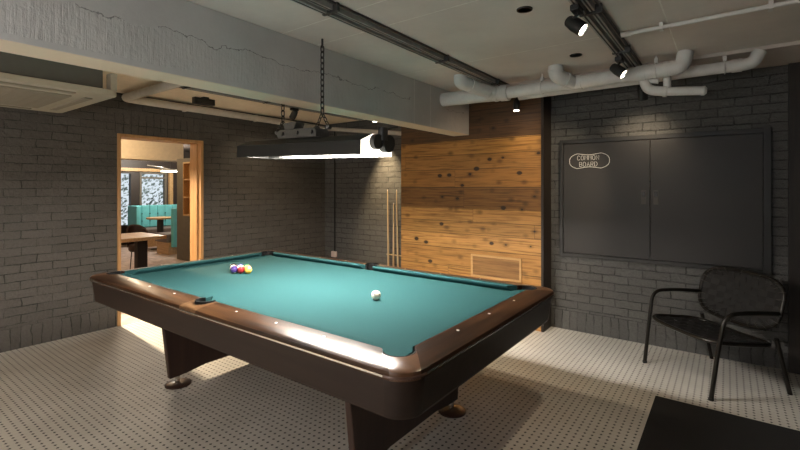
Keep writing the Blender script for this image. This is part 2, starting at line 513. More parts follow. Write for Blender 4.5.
# wall with the doorway
b = BM()
D0, D1, DZ = -.134, .788, 1.985
WT = .19
box(b, XL - WT, XL, YF - .15, D0, -.12, CZ); box(b, XL - WT, XL, D1, 2.95, -.12, CZ); box(b, XL - WT, XL, D0, D1, DZ, CZ)
obj('wall_left', b, M['brick_left'], kind=S)
obj('wall_back', B(.70, 3.1, YB, 2.95, -.12, CZ), M['brick_back'], kind=S)
obj('wall_niche', B(XL - WT, .70, 2.78, 2.95, -.12, CZ), M['brick_back'], kind=S)
obj('wall_right', B(XR, 3.1, YF - .15, YB, -.12, CZ), M['brick_left'], kind=S)
# front wall behind the camera; its window is added to let in fill daylight
b = BM()
WX0, WX1, WZ0, WZ1 = .6, 2.7, .8, 2.25
box(b, -2.72, WX0, YF - .15, YF, -.12, CZ); box(b, WX1, XR, YF - .15, YF, -.12, CZ)
box(b, WX0, WX1, YF - .15, YF, -.12, WZ0); box(b, WX0, WX1, YF - .15, YF, WZ1, CZ)
obj('wall_front', b, M['shell'], kind=S)
b = BM()
for x in (WX0, (WX0 + WX1) / 2 - .025, WX1 - .05): box(b, x, x + .05, YF - .12, YF - .05, WZ0, WZ1)
box(b, WX0, WX1, YF - .12, YF - .05, WZ0, WZ0 + .05); box(b, WX0, WX1, YF - .12, YF - .05, WZ1 - .05, WZ1)
obj('window_1', b, M['winframe'], kind=S)

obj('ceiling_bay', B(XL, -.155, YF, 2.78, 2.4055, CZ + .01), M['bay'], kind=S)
obj('ceiling_beam', B(-.155, .042, YF, 2.30, 2.003, CZ), M['beam'], kind=S, bev=.006)
obj('ceiling_soffit', B(.042, XR, 1.93, YB, 2.385, CZ), M['soffit'], kind=S)
# timber clad box on the back wall
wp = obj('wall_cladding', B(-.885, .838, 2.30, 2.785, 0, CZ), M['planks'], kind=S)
obj('edge_board', B(.838, .862, 2.294, 2.54, 0, CZ), M['dark_wood'], wp)
obj('wall_pillar', B(2.695, XR, 2.49, YB + .01, 0, 2.385), M['dark_wood'], kind=S)

# door frame
d = thing('door_frame', 'light oak door frame set in the dark brick wall', 'door frame', (XL, (D0 + D1) / 2, 0))
d['kind'] = S; d.name = 'door_1'
yo, yi = (D1 - D0) / 2, (D1 - D0) / 2 - .032
for sgn in (-1, 1):
    obj('jamb', B(-WT - .045, .018, min(sgn * yi, sgn * yo), max(sgn * yi, sgn * yo), 0, DZ - .032), M['door_wood'], d, bev=.002)
obj('head', B(-WT - .045, .018, -yo, yo, DZ - .032, DZ), M['door_wood'], d, bev=.002)
obj('stop', B(-.10, -.055, yi - .014, yi, 0, DZ - .032), M['door_wood'], d)

# ------------------------------------------------------------------ lounge beyond the door
LX0, LX1 = -9.75, XL - WT
obj('floor_lounge', B(LX0, -2.72, -1.6, 5.0, -.121, -.001), M['loungefloor'], kind=S)
obj('ceiling_lounge', B(LX0 - .15, LX1, -1.75, 5.15, 2.5, 2.62), M['plaster'], kind=S)
obj('wall_lounge_near', B(LX0, LX1, -1.75, -1.6, -.12, 2.5), M['plaster'], kind=S)
obj('wall_lounge_rear', B(LX0, LX1, 5.0, 5.15, -.12, 2.5), M['partition'], kind=S)
b = BM()
w = [(2.05, 2.86), (3.02, 3.70)]
zs0, zs1 = .44, 1.83
box(b, LX0 - .15, LX0, -1.75, w[0][0], -.12, 2.5); box(b, LX0 - .15, LX0, w[0][1], w[1][0], -.12, 2.5); box(b, LX0 - .15, LX0, w[1][1], 5.15, -.12, 2.5)
for y0, y1 in w:
    box(b, LX0 - .15, LX0, y0, y1, -.12, zs0); box(b, LX0 - .15, LX0, y0, y1, zs1, 2.5)
obj('wall_lounge_window', b, M['winframe'], kind=S)
for k, (y0, y1) in enumerate(w):
    b = BM()
    t = .05
    box(b, -.10, .02, y0, y0 + t, zs0, zs1); box(b, -.10, .02, y1 - t, y1, zs0, zs1)
    box(b, -.10, .02, y0 + t, y1 - t, zs0, zs0 + t); box(b, -.10, .02, y0 + t, y1 - t, zs1 - t, zs1)
    if k: box(b, -.10, .02, y0 + t, y1 - t, 1.66, 1.70)
    fr = obj('window_%d' % (k + 2), b, M['winframe'] if k == 0 else M['partition'], None, (LX0, 0, 0), kind=S)
    obj('pane', B(-.06, -.05, y0 + t, y1 - t, zs0 + t, zs1 - t), M['glass'], fr)
obj('ceiling_bulkhead', B(-7.6, -7.2, -1.6, 2.85, 2.0, 2.5), M['plaster'], kind=S)
obj('ceiling_recess', B(LX0, -7.6, -1.6, 5.0, 2.42, 2.5), M['lounge_dark'], kind=S)
obj('trim_1', B(LX0 + .0, LX0 + .08, 1.2, 4.2, 1.84, 1.92), M['ply'], kind=S)
obj('trim_2', B(LX0 + .0, LX0 + .09, 3.74, 3.83, 0, 1.84), M['ply'], kind=S)
pt = obj('partition_wall', B(-6.5, LX1, 2.36, 2.50, 0, 2.0), M['partition'], kind=S)

sh = thing('wall_shelf', 'honey oak open wall shelf just inside the lounge doorway', 'shelf', (-5.64, 2.36, .90))
obj('back_board', B(-.41, .62, -.02, 0, 0, 1.0), M['ply_z'], sh)
for z in (0, .34, .68, 1.0): obj('shelf_board', B(-.41, .62, -.11, -.02, z - .012, z + .012), M['ply'], sh)
for x in (-.41, .60): obj('side_board', B(x, x + .02, -.11, -.02, .012, .988), M['ply'], sh)

# booth
bo = thing('booth_bench', 'teal tufted booth bench running under the lounge window', 'booth bench', (-8.95, 3.25, 0), 0, 'teal booth benches')
obj('seat_base', B(-.35, .12, -.52, .95, 0, .28), M['ply'], bo)
obj('seat_cushion', B(-.35, .2, -.50, .95, .28, .44), M['seat_grey'], bo, bev=.03)
b = BM()
n = 8
for i in range(n):
    y0 = -.55 + i * 1.5 / n; y1 = y0 + 1.5 / n - .004
    box(b, -.50, -.34, y0, y1, .44, .985)
obj('backrest', b, M['teal_vinyl'], bo, bev=.022)
for i in range(1, n):
    for z in (.6, .78):
        bb = BM(); sphere(bb, (-.337, -.55 + i * 1.5 / n, z), .014, 8, 6)
        obj('tuft_button', bb, M['black'], bo)
obj('end_panel', B(-.50, .0, -.63, -.55, .28, .985), M['teal_vinyl'], bo, bev=.02)
bw = thing('booth_bench', 'teal booth bench seen end on beside the lounge partition', 'booth bench', (-7.3, 2.88, 0), 0, 'teal booth benches')
obj('backrest', B(.13, .23, -.32, .52, .16, .985), M['teal_vinyl'], bw, bev=.02)
obj('seat_cushion', B(-.42, .125, -.40, .52, .26, .44), M['seat_grey'], bw, bev=.02)
obj('seat_base', B(-.40, .12, -.36, .50, 0, .255), M['ply'], bw)

def lathe_obj(name, prof, m, parent, c=(0, 0, 0), seg=20):
    return obj(name, lathe(BM(), prof, seg, c), m, parent, smooth=True)

tb = thing('cafe_table', 'small oak topped table on a dark column inside the teal booth', 'table', (-8.28, 2.86, 0))
obj('tabletop', prism(BM(), [(x, y * 1.0) for x, y in arc(0, 0, .29, 0, 352, 44)], .70, .735), M['ply'], tb, bev=.004)
lathe_obj('column', [(.07, .02), (.07, .70)], M['winframe'], tb)
lathe_obj('base', [(.20, 0), (.20, .012), (.06, .03)], M['winframe'], tb)

t2 = thing('dining_table', 'oak dining table on a dark slab leg just beyond the doorway', 'table', (-4.9, .62, 0))
obj('tabletop', B(-.42, .42, -.95, .58, .655, .705), M['ply'], t2, bev=.006)
obj('leg', B(-.30, -.18, .42, .57, .0, .655), M['dark_wood'], t2, bev=.004)
obj('leg', B(-.30, -.18, -.80, -.65, .0, .655), M['dark_wood'], t2, bev=.004)

ch = thing('dining_chair', 'brown leather chair with rounded back behind the oak dining table', 'chair', (-5.78, 1.34, 0))
b = BM()
ring = lambda r, z: [(r * math.cos(R(a)), r * math.sin(R(a)), z) for a in range(0, 360, 20)]
loft(b, [ring(.20, .34), ring(.235, .37), ring(.235, .44), ring(.21, .46)])
obj('seat', b, M['choc'], ch, smooth=True)
b = BM()
outr, inn = [], []
rings = []
for i in range(15):
    a = R(100 + i * 160 / 14); h = .79 - .12 * abs((i - 7) / 7) ** 2.2
    c, s = math.cos(a), math.sin(a)
    rings.append([(.26 * c, .26 * s, .42), (.29 * c, .29 * s, h - .02), (.275 * c, .275 * s, h), (.25 * c, .25 * s, h - .02), (.225 * c, .225 * s, .42)])
loft(b, rings)
obj('backrest', b, M['choc'], ch, smooth=True)
for a in (45, 135, 225, 315):
    obj('leg', tube(BM(), [(.16 * math.cos(R(a)), .16 * math.sin(R(a)), .36), (.21 * math.cos(R(a)), .21 * math.sin(R(a)), 0)], [.016, .011], 8), M['dark_wood'], ch)

ch.scale = (.62, .62, 1)
pl = thing('pendant_light', 'slim lit lamp bar hanging in the lounge by the window', 'pendant light', (-8.0, 2.95, 1.80))
obj('lamp_shade', tube(BM(), [(0, -.22, .03), (0, .22, .03)], .022, 10), M['white_paint'], pl, smooth=True)
obj('lamp_tube', tube(BM(), [(0, -.2, 0), (0, .2, 0)], .014, 10), M['lens'], pl, smooth=True)
obj('hanger', tube(BM(), fillet([(0, -.5, .12), (0, -.2, .09), (0, 0, .045)], .1), .012, 8), M['pvc'], pl, smooth=True)
obj('rod', tube(BM(), [(0, 0, .045), (0, 0, .62)], .006, 6), M['steel'], pl)

# outside greenery
b = BM()
for i in range(5200):
    c = Vector((-12.2 + rnd.uniform(-.6, .6), rnd.uniform(1.4, 6.2), rnd.uniform(-.1, 3.2)))
    if rnd.random() < .45 and c.y < 3.7: continue
    s = rnd.uniform(.03, .075)
    a = Vector((rnd.gauss(0, 1), rnd.gauss(0, 1), rnd.gauss(0, 1))).normalized(); e = a.orthogonal().normalized(); f = a.cross(e)
    q = [c + e * s, c + f * s * .5, c - e * s, c - f * s * .5]
    vs = [bm_v for bm_v in (b.verts.new(p) for p in q)]
    b.faces.new(vs)
hd = obj('hedge', b, M['leaf']); tag(hd, 'sunlit leafy hedge outside the lounge window', 'hedge', kind='stuff')
obj('ground_outside', B(-16, LX0 - .15, -4, 9, -.2, -.1), M['ground'], kind=S)

# ------------------------------------------------------------------ pool table
TB = thing('pool_table', 'large pool table with teal cloth and dark wood rails', 'pool table', (0, 0, 0))
OX, OY, RO = 1.455, .82, .11
def depth_in(x, y):                      # distance inside the rounded outer outline
    qx, qy = abs(x) - (OX - RO), abs(y) - (OY - RO)
    if qx > 0 and qy > 0: return RO - math.hypot(qx, qy)
    return RO - max(qx, qy)
def rail_z(d):
    pts = [(0, .772), (.003, .7815), (.008, .7855), (.03, .7905), (.06, .795), (.09, .7985), (.135, .800), (1, .800)]
    d = max(0, d)
    for (a, za), (c, zc) in zip(pts, pts[1:]):
        if d <= c: return za + (zc - za) * (d - a) / (c - a)
ACR = (0, .004, .012, .03, .05, .075, .1, .13)
def rail_strip(outer, inner):
    """solid between an outer and an inner path, its top following the rail profile"""
    bm = BM()
    rings = []
    K = [0, .03, .09, .22, .37, .55, .74, 1]
    for (ox, oy), (ix, iy) in zip(outer, inner):
        r = []
        for k in K:
            x, y = ox + (ix - ox) * k, oy + (iy - oy) * k
            r.append((x, y, rail_z(depth_in(x, y))))
        r += [(ix, iy, .752), (ox, oy, .752)]
        rings.append(r)
    return loft(bm, rings)
def resample(pts, n):
    P = [Vector((*p, 0)) for p in pts]
    Ls = [0]
    for a, c in zip(P, P[1:]): Ls.append(Ls[-1] + (c - a).length)
    out = []
    for i in range(n + 1):
        t = Ls[-1] * i / n
        for k in range(len(P) - 1):
            if t <= Ls[k + 1] + 1e-9:
                f = (t - Ls[k]) / max(1e-9, Ls[k + 1] - Ls[k]); p = P[k].lerp(P[k + 1], f); out.append((p.x, p.y)); break
    return out
PC, PR = (1.300, .665), .068
SPX, CPX, CPY = .085, 1.19, .555
for sy in (-1, 1):
    for sx in (-1, 1):
        out_ = resample([(SPX, OY), (OX - RO, OY)] + arc(OX - RO, OY - RO, RO, 90, 76, 4)[1:], 36)
        in_ = resample([(SPX, .685)] + arc(PC[0], PC[1], PR, 163, 131, 6), 36)
        obj('long_rail', flip(rail_strip(out_, in_), sx, sy), M['rosewood_x'], TB, smooth=True)
for sx in (-1, 1):
    oh = arc(OX - RO, OY - RO, RO, 14, 0, 4) + [(OX, 0)]
    ih = arc(PC[0], PC[1], PR, -41, -73, 6) + [(1.32, 0)]
    out_ = resample(oh, 24); in_ = resample(ih, 24)
    out_ += [(x, -y) for x, y in reversed(out_[:-1])]; in_ += [(x, -y) for x, y in reversed(in_[:-1])]
    obj('short_rail', flip(rail_strip(out_, in_), sx, 1), M['rosewood_y'], TB, smooth=True)
# corner caps with the pocket cut-out
arcp = arc(PC[0], PC[1], PR, 163, -73, 24)
for sx in (-1, 1):
    for sy in (-1, 1):
        outer = arc(OX - RO, OY - RO, RO, 76, 14, 30)
        inner = arc(PC[0], PC[1], PR, 131, -41, 30)
        cp = obj('corner_cap', flip(rail_strip(outer, inner), sx, sy), M['cap'], TB, smooth=True)
        lin = BM()
        o1 = arc(PC[0], PC[1], PR - .0005, 131, -41, 24); i1 = arc(PC[0], PC[1], PR - .009, 131, -41, 24)
        rings = [[(ox, oy, .7985), (ox, oy, .70), (ix, iy, .70), (ix, iy, .7985)] for (ox, oy), (ix, iy) in zip(o1, i1)]
        loft(lin, rings)
        obj('pocket_liner', flip(lin, sx, sy), M['rubber'], TB)
        obj('pocket_bottom', flip(prism(BM(), arc(PC[0], PC[1], PR - .004, 0, 345, 23), .690, .699), sx, sy), M['rubber'], TB)
for sy in (-1, 1):
    SC, SR = (0, .712), .058
    a0 = 180 + math.degrees(math.asin((SC[1] - .685) / SR)); a1 = -math.degrees(math.asin((SC[1] - .685) / SR))
    ar = arc(SC[0], SC[1], SR, a0, a1, 24)
    inner = resample([(-SPX, .685)] + ar + [(SPX, .685)], 40)
    outer = resample([(-SPX, OY), (SPX, OY)], 40)
    obj('side_pocket_plate', flip(rail_strip(outer, inner), 1, sy), M['plate'], TB, smooth=True)
    lin = BM()
    i1 = arc(SC[0], SC[1], SR - .009, a0, a1, 24); o1 = arc(SC[0], SC[1], SR - .0005, a0, a1, 24)
    loft(lin, [[(ox, oy, .808), (ox, oy, .70), (ix, iy, .70), (ix, iy, .808)] for (ox, oy), (ix, iy) in zip(o1, i1)])
    obj('pocket_liner', flip(lin, 1, sy), M['rubber'], TB)
    obj('pocket_bottom', flip(prism(BM(), arc(SC[0], SC[1], SR - .004, 0, 345, 23), .690, .699), 1, sy), M['rubber'], TB)
# slate bed
hb = arc(1.325, .69, .050, 262, 188, 8)
q = [p for p in hb]
poly = []
sp = arc(0, .712, .058, 180 + math.degrees(math.asin((.712 - .665) / .058)), 360 - math.degrees(math.asin((.712 - .665) / .058)), 10)
quad = [(1.30, .0)] + [(1.30, hb[0][1])] + hb + [(hb[-1][0], .665)]
top = quad[1:] + [p for p in reversed(sp)] + [(-x, y) for x, y in reversed(quad[1:])]
poly = top + [(-x, -y) for x, y in top]
obj('bed_cloth', prism(BM(), poly, .735, .765), M['cloth'], TB)
# cushions
def cushion(L0, L1, fl0, fl1):
    """along x from L0..L1 at the nose (y=.635); fl = how much the back is longer"""
    prof = [(.6875, .8005), (.660, .8015), (.638, .8010), (.635, .797), (.639, .787), (.662, .7655), (.6875, .764)]
    f = lambda y: (y - .635) / .0525
    return loft(BM(), [[(L0 - fl0 * f(y), y, z) for y, z in prof], [(L1 + fl1 * f(y), y, z) for y, z in prof]])
for sy in (-1, 1):
    for sx in (-1, 1):
        obj('cushion', flip(cushion(.062, 1.185, .010, .048), sx, sy), M['cloth'], TB)
for sx in (-1, 1):
    bm = cushion(-.532, .532, .075, .075)
    for v in bm.verts: v.co.x, v.co.y = v.co.y + .635, v.co.x
    obj('cushion', flip(bm, sx, 1), M['cloth'], TB)
# sights
def sight(x, y):
    z = rail_z(depth_in(x, y))
    obj('rail_sight', lathe(BM(), [(.0065, z - .002), (.0065, z + .0012), (.004, z + .0018)], 10, (x, y, 0)), M['sight'], TB)
dd = .3175
for sy in (-1, 1):
    for k in (-3, -2, -1, 1, 2, 3): sight(k * dd, sy * .729)
for sx in (-1, 1):
    for k in (-1, 0, 1): sight(sx * 1.364, k * dd)
# trim and apron
def rrect(hx, hy, r, n=8):
    p = []
    for cx, cy, a in ((1, 1, 0), (-1, 1, 90), (-1, -1, 180), (1, -1, 270)):
        p.append([(cx * (hx - r) + r * math.cos(R(a + 90 * i / n)), cy * (hy - r) + r * math.sin(R(a + 90 * i / n))) for i in range(n + 1)])
    return p
def ring_parts(levels, corner_name, side_name, cm, sm, thick, proud=.0):
    """levels: (inset, z, r). builds 4 corner shells and 4 side shells"""
    def outline(ins, r):
        return rrect(OX - ins, OY - ins, r)
    for c in range(4):
        rings_n = 9
        bm = BM(); rings = []
        for i in range(rings_n):
            r1 = []
            for ins, z, r in levels: x, y = outline(ins - proud, r)[c][i]; r1.append((x, y, z))
            for ins, z, r in reversed(levels): x, y = outline(ins + thick, max(.01, r - thick))[c][i]; r1.append((x, y, z))
            rings.append(r1)
        loft(bm, rings); obj(corner_name, bm, cm, TB, smooth=True)
        bm = BM(); rings = []
        for which in (0, 1):
            r1 = []
            for ins, z, r in levels:
                x, y = outline(ins, r)[c][-1] if which == 0 else outline(ins, r)[(c + 1) % 4][0]; r1.append((x, y, z))
            for ins, z, r in reversed(levels):
                x, y = outline(ins + thick, max(.01, r - thick))[c][-1] if which == 0 else outline(ins + thick, max(.01, r - thick))[(c + 1) % 4][0]; r1.append((x, y, z))
            rings.append(r1)
        loft(bm, rings); obj(side_name, bm, sm, TB)
ring_parts([(-.004, .769, .112), (-.006, .766, .114), (-.006, .762, .114), (-.002, .760, .11)], 'trim_corner', 'trim_strip', M['bronze'], M['chrome'], .03)
ring_parts([(.006, .760, .106), (.006, .753, .106)], 'reveal_corner', 'reveal_strip', M['black'], M['black'], .03)
ring_parts([(.012, .753, .106), (.010, .749, .106), (.014, .72, .105), (.026, .612, .10), (.030, .602, .098), (.038, .598, .095)], 'apron_corner', 'apron_panel', M['apron'], M['apron'], .03, .0006)
obj('underside', B(-1.34, 1.34, -.70, .70, .60, .70), M['legwood'], TB)
for sx in (-1, 1):
    bm = BM()
    pf = [(-.55, .62), (-.485, .056), (-.36, .062), (-.22, .082), (.22, .082), (.36, .062), (.485, .056), (.55, .62)]
    loft(bm, [[(sx * .897 + o_, y, z) for y, z in pf] for o_ in (-.02, .02)])
    lg = obj('leg', bm, M['legwood'], TB, bev=.006)
    for sy in (-1, 1):
        ft = obj('foot', lathe(BM(), [(.088, 0), (.088, .008), (.082, .012), (.03, .017)], 28, (sx * .895 + .012, sy * .425, 0)), M['footm'], lg, smooth=True)
        obj('foot_bolt', lathe(BM(), [(.017, .02), (.017, .06)], 14, (sx * .895 + .006, sy * .425, 0)), M['chrome'], lg, smooth=True)
        ft.name = 'foot'

# ------------------------------------------------------------------ balls
BR_ = .0286
def ball_mat(name, c, stripe=False):
    m = bpy.data.materials.new(name)
    nt, N, L, Bs = nodes_of(m)
    tc = N.new('ShaderNodeTexCoord'); sp = N.new('ShaderNodeSeparateXYZ'); L.new(tc.outputs['Object'], sp.inputs[0])
    if stripe:
        k = math_n(N, L, 'LESS_THAN', math_n(N, L, 'ABSOLUTE', sp.outputs['Z']), .0165)
        col = mixc(N, L, k, (.82, .78, .68), c)
    else:
        k = math_n(N, L, 'GREATER_THAN', sp.outputs['X'], .0262)
        col = mixc(N, L, k, c, (.82, .78, .68))
    L.new(col, Bs.inputs['Base Color'])
    Bs.inputs['Roughness'].default_value = .12; Bs.inputs['Coat Weight'].default_value = .5
    return m
s3 = BR_ * math.sqrt(3)
rack = [(0, 0, (.78, .50, .08), 0, 'yellow pool ball at the right tip of the racked cluster', (.3, -.9, .1)),
        (1, -1, (.32, .025, .03), 0, 'maroon pool ball between the yellow and dark purple ones', (0, 1.2, .2)),
        (1, 1, (.70, .28, .12), 0, 'orange pool ball behind the yellow one in the cluster', (0, .6, 0)),
        (2, -2, (.055, .03, .16), 0, 'dark purple pool ball nearest the rail in the cluster', (0, 1.1, 0)),
        (2, 0, (.80, .62, .12), 1, 'yellow striped pool ball in the middle of the cluster', (.5, .3, 0)),
        (2, 2, (.03, .22, .10), 0, 'green pool ball at the far side of the cluster', (0, .2, 0)),
        (3, -1, (.62, .24, .22), 1, 'pink striped pool ball behind the dark purple one', (.9, .3, 0)),
        (3, 1, (.03, .06, .30), 0, 'blue pool ball at the far back of the cluster', (0, .9, 0)),
        (4, 0, (.012, .012, .012), 0, 'black pool ball at the hidden tip of the cluster', (0, .5, 0))]
for i, k, c, st, lab, rot in rack:
    bm = sphere(BM(), (0, 0, 0), BR_, 24, 14)
    o = obj('pool_ball', bm, ball_mat('ball_paint', c, st), None, (-.642 - i * s3 * 1.01, -.006 + k * BR_ * 1.01, .765 + BR_), smooth=True)
    o.rotation_euler = rot
    tag(o, lab, 'pool ball', 'racked pool balls')
cb = obj('cue_ball', sphere(BM(), (0, 0, 0), BR_, 28, 16), M['ivory'], None, (.657, -.031, .765 + BR_), smooth=True)
tag(cb, 'ivory cue ball with small dark dots alone on the cloth', 'cue ball')
for v in ((.35, -.86, .36), (.96, -.1, .25), (-.8, .5, .3), (0, 0, 1), (-.62, -.72, .2)):
    v = Vector(v).normalized()
    obj('dot', lathe(BM(), [(.0042, BR_ - .0012), (.0042, BR_ + .0001), (.002, BR_ + .0003)], 10, (0, 0, 0), tuple(v)), M['lock'], cb)

# ------------------------------------------------------------------ lamp over the table
LT = thing('pool_table_lamp', 'long dark grey lamp hanging on chains above the pool table', 'lamp', (.05, -.02, 1.632))
TL = R(1.5)
lp = lambda x, y, z: (x * math.cos(TL) + z * math.sin(TL), y, -x * math.sin(TL) + z * math.cos(TL))
HX, HY = .60, .14
prof = [(-HY, 0), (-HY, .082), (-.04, .125), (.04, .125), (HY, .082), (HY, 0), (HY - .006, 0), (HY - .006, .079), (.038, .119), (-.038, .119), (-HY + .006, .079), (-HY + .006, 0)]
bm = BM(); loft(bm, [[lp(x, y, z) for y, z in prof] for x in (-HX, HX)])
hood = obj('hood', bm, M['lampm'], LT)
for sy_ in (-1, 1):
    obj('lamp_tube', tube(BM(), [lp(-HX + .20, sy_ * .055, .052), lp(HX - .006, sy_ * .055, .052)], .016, 12), M['diffuser'], LT, smooth=True)
for sy_ in (-1, 1):
    bm = BM(); loft(bm, [[lp(x, y * sy_, z) for y, z in [(HY - .011, .006), (HY - .0065, .006), (HY - .0065, .078), (.038, .118), (.036, .112), (HY - .011, .074)]] for x in (-HX + .13, HX - .002)])
    obj('reflector', bm, M['reflector'], LT)
capp = [(-HY, 0), (-HY, .082), (-.04, .125), (.04, .125), (HY, .082), (HY, 0)]
bm = BM(); loft(bm, [[lp(x, y, z) for y, z in capp] for x in (HX, HX + .006)])
obj('end_cap', bm, M['endglow'], LT)
bm = BM(); loft(bm, [[lp(x, y, z) for y, z in capp] for x in (-HX - .006, -HX)])
obj('end_plate', bm, M['lampm'], LT)
bm = BM(); loft(bm, [[lp(x, y, z) for y, z in [(-HY + .0065, .0), (HY - .0065, .0), (HY - .0065, .004), (-HY + .0065, .004)]] for x in (-HX + .001, -HX + .10)])
obj('bottom_plate', bm, M['lampm'], LT)
bm = BM(); loft(bm, [[lp(x, y, z) for y, z in [(-.02, .125), (.02, .125), (.02, .133), (-.02, .133)]] for x in (-.60, -.30)])
obj('ridge_strip', bm, M['lampbox'], LT)
# black bracket on the lit end: two knuckles and a riser
br = obj('end_bracket', tube(BM(), [lp(HX + .007, -.03, .08), lp(HX + .04, -.03, .078)], .044, 16), M['black'], LT, smooth=True)
obj('knuckle', tube(BM(), [lp(HX + .01, .055, .075), lp(HX + .055, .055, .072)], .052, 16), M['black'], br, smooth=True)
obj('riser', tube(BM(), [lp(HX + .03, .02, .09), lp(HX + .03, .02, .165)], .030, 12), M['black'], br, smooth=True)
obj('thumb_screw', tube(BM(), [lp(HX + .03, .02, .15), lp(HX + .06, .12, .18)], .008, 8), M['black'], br, smooth=True)
# gear box on the hood
bm = BM()
pr_ = [(-.24, .127), (-.26, .15), (-.25, .175), (-.22, .188), (.12, .188), (.14, .17), (.14, .127)]
loft(bm, [[lp(x, y, z) for x, z in pr_] for y in (-.06, .06)])
bx = obj('gear_box', bm, M['lampbox'], LT, bev=.004)
for x in (-.19, -.04, .10):
    obj('fixing_bolt', tube(BM(), [lp(x, -.058, .16), lp(x, -.072, .16)], .014, 10), M['steel'], bx, smooth=True)
obj('transformer', (lambda bm: loft(bm, [[lp(x, y, z) for x, z in [(-.20, .191), (-.215, .235), (-.10, .245), (-.08, .235), (-.10, .191)]] for y in (-.04, .04)]))(BM()), M['lampbox'], bx, bev=.004)
def link_chain(p0, p1, wire, ln, wd):
    p0, p1 = Vector(p0), Vector(p1)
    n = max(2, int((p1 - p0).length / (ln - wire * 2.2)))
    bm = BM()
    ax = (p1 - p0).normalized(); s1 = ax.orthogonal().normalized(); s2 = ax.cross(s1)
    for i in range(n):
        c = p0.lerp(p1, (i + .5) / n)
        s = s1 if i % 2 else s2
        s = (s1 + s2).normalized() if i % 2 else (s1 - s2).normalized()
        pts = []
        hl = ln / 2 - wd / 2
        for a in range(0, 360, 30):
            y = math.sin(R(a)) * wd / 2 + (hl if math.sin(R(a)) > 1e-6 else -hl if math.sin(R(a)) < -1e-6 else 0)
            pts.append(c + ax * y + s * math.cos(R(a)) * wd / 2)
        tube(bm, pts, wire, 6, True)
    return bm
base = Vector((.05, -.02, 1.632))
def hang(px, topz, rig_z):
    rig = Vector((px, 0, rig_z))
    obj('chain', link_chain(Vector((px, .0, topz)) - base, rig - base, .0042, .046, .026), M['chain'], LT, smooth=True)
    for dx in (-.055, .055):
        obj('chain_leg', link_chain(rig - base, Vector((px + dx, 0, 1.835)) - base, .0034, .034, .02), M['chain'], LT, smooth=True)
        obj('hook', lathe(BM(), [(.02, -.012), (.024, 0), (.02, .012)], 12, Vector((px + dx, 0, 1.822)) - base), M['steel'], LT, smooth=True)
    obj('ceiling_hook', tube(BM(), fillet([Vector((px, 0, topz - .01)) - base, Vector((px, 0, CZ - .001)) - base], .01), .007, 8), M['steel'], LT, smooth=True)
hang(.170, 2.36, 1.915)
hang(-.235, 2.36, 1.90)

# ------------------------------------------------------------------ spotlights, tracks, ceiling fittings
def spotlight(name, label, ceil, head, aim, r=.037, ln=.11, lit=True, grp=None, rec=.385):
    ceil, head, aim = Vector(ceil), Vector(head), Vector(aim)
    t = thing(name, label, 'spotlight', tuple(ceil), 0, grp)
    d_ = (aim - head).normalized()
    h = head - ceil
    obj('mount', B(-.022, .022, -.05, .05, -.03, 0), M['black'], t, bev=.004)
    obj('yoke', tube(BM(), fillet([(0, 0, -.03), (0, 0, h.z * .55), tuple(h - d_ * ln * .45)], .02), .008, 8), M['black'], t, smooth=True)
    hd_ = obj('head', lathe(BM(), [(r * .62, -ln * .60), (r * .82, -ln * .52), (r, -ln * .1), (r, ln * .5), (r * .88, ln * .5), (r * .82, ln * .38)], 24, tuple(h), tuple(d_)), M['black'], t, smooth=True)
    obj('lens', lathe(BM(), [(r * .80, ln * rec), (r * .80, ln * (rec + .04))], 24, tuple(h), tuple(d_)), M['lens'] if lit else M['glass'], hd_)
    return head + d_ * (ln * .60), d_
SPOTS = []
def lamp_light(nm, pos, d_, energy, cone, blend, col=(1, .80, .55), size=.03):
    li = bpy.data.lights.new(nm, 'SPOT'); li.energy = energy; li.spot_size = R(cone); li.spot_blend = blend
    li.color = col; li.shadow_soft_size = size
    o = bpy.data.objects.new(nm, li); COL.objects.link(o)
    o.location = pos; o.rotation_euler = Vector(d_).to_track_quat('-Z', 'Y').to_euler()
    return o

def track(label, x, y0, y1, z, grp='ceiling lighting rails', hangers=()):
    t = thing('lighting_rail', label, 'lighting rail', (x, y0, z), 0, grp)
    L_ = y1 - y0
    for dx, w_, h_ in ((-.034, .030, .042), (.012, .026, .034)):
        b = BM()
        box(b, dx - w_ / 2, dx + w_ / 2, 0, L_, -h_, 0)
        rl = obj('rail', b, M['railm'], t)
        obj('conductor', B(dx - .0045, dx + .0045, 0, L_, -h_ - .0015, -h_), M['raildk'], rl)
    obj('cable', tube(BM(), [(.045, 0, -.008), (.045, L_, -.008)], .008, 8), M['steel'], t, smooth=True)
    for y in hangers: obj('clip', B(-.055, .058, y - y0 - .01, y - y0 + .01, -.046, 0), M['steel'], t)
    return t
track('left of the two long metal lighting rails across the ceiling', .605, -2.6, 1.925, 2.409, hangers=(-.35, .8, 1.7))
track('metal lighting rail on the right carrying the two lit black spotlights', 1.722, -2.6, 1.925, 2.409, hangers=(-.35, .5, 1.35))
track('lighting rail tucked behind the concrete beam above the pool table', -1.78, -.02, 2.6, 2.409, hangers=(.1, 1.0, 1.9))

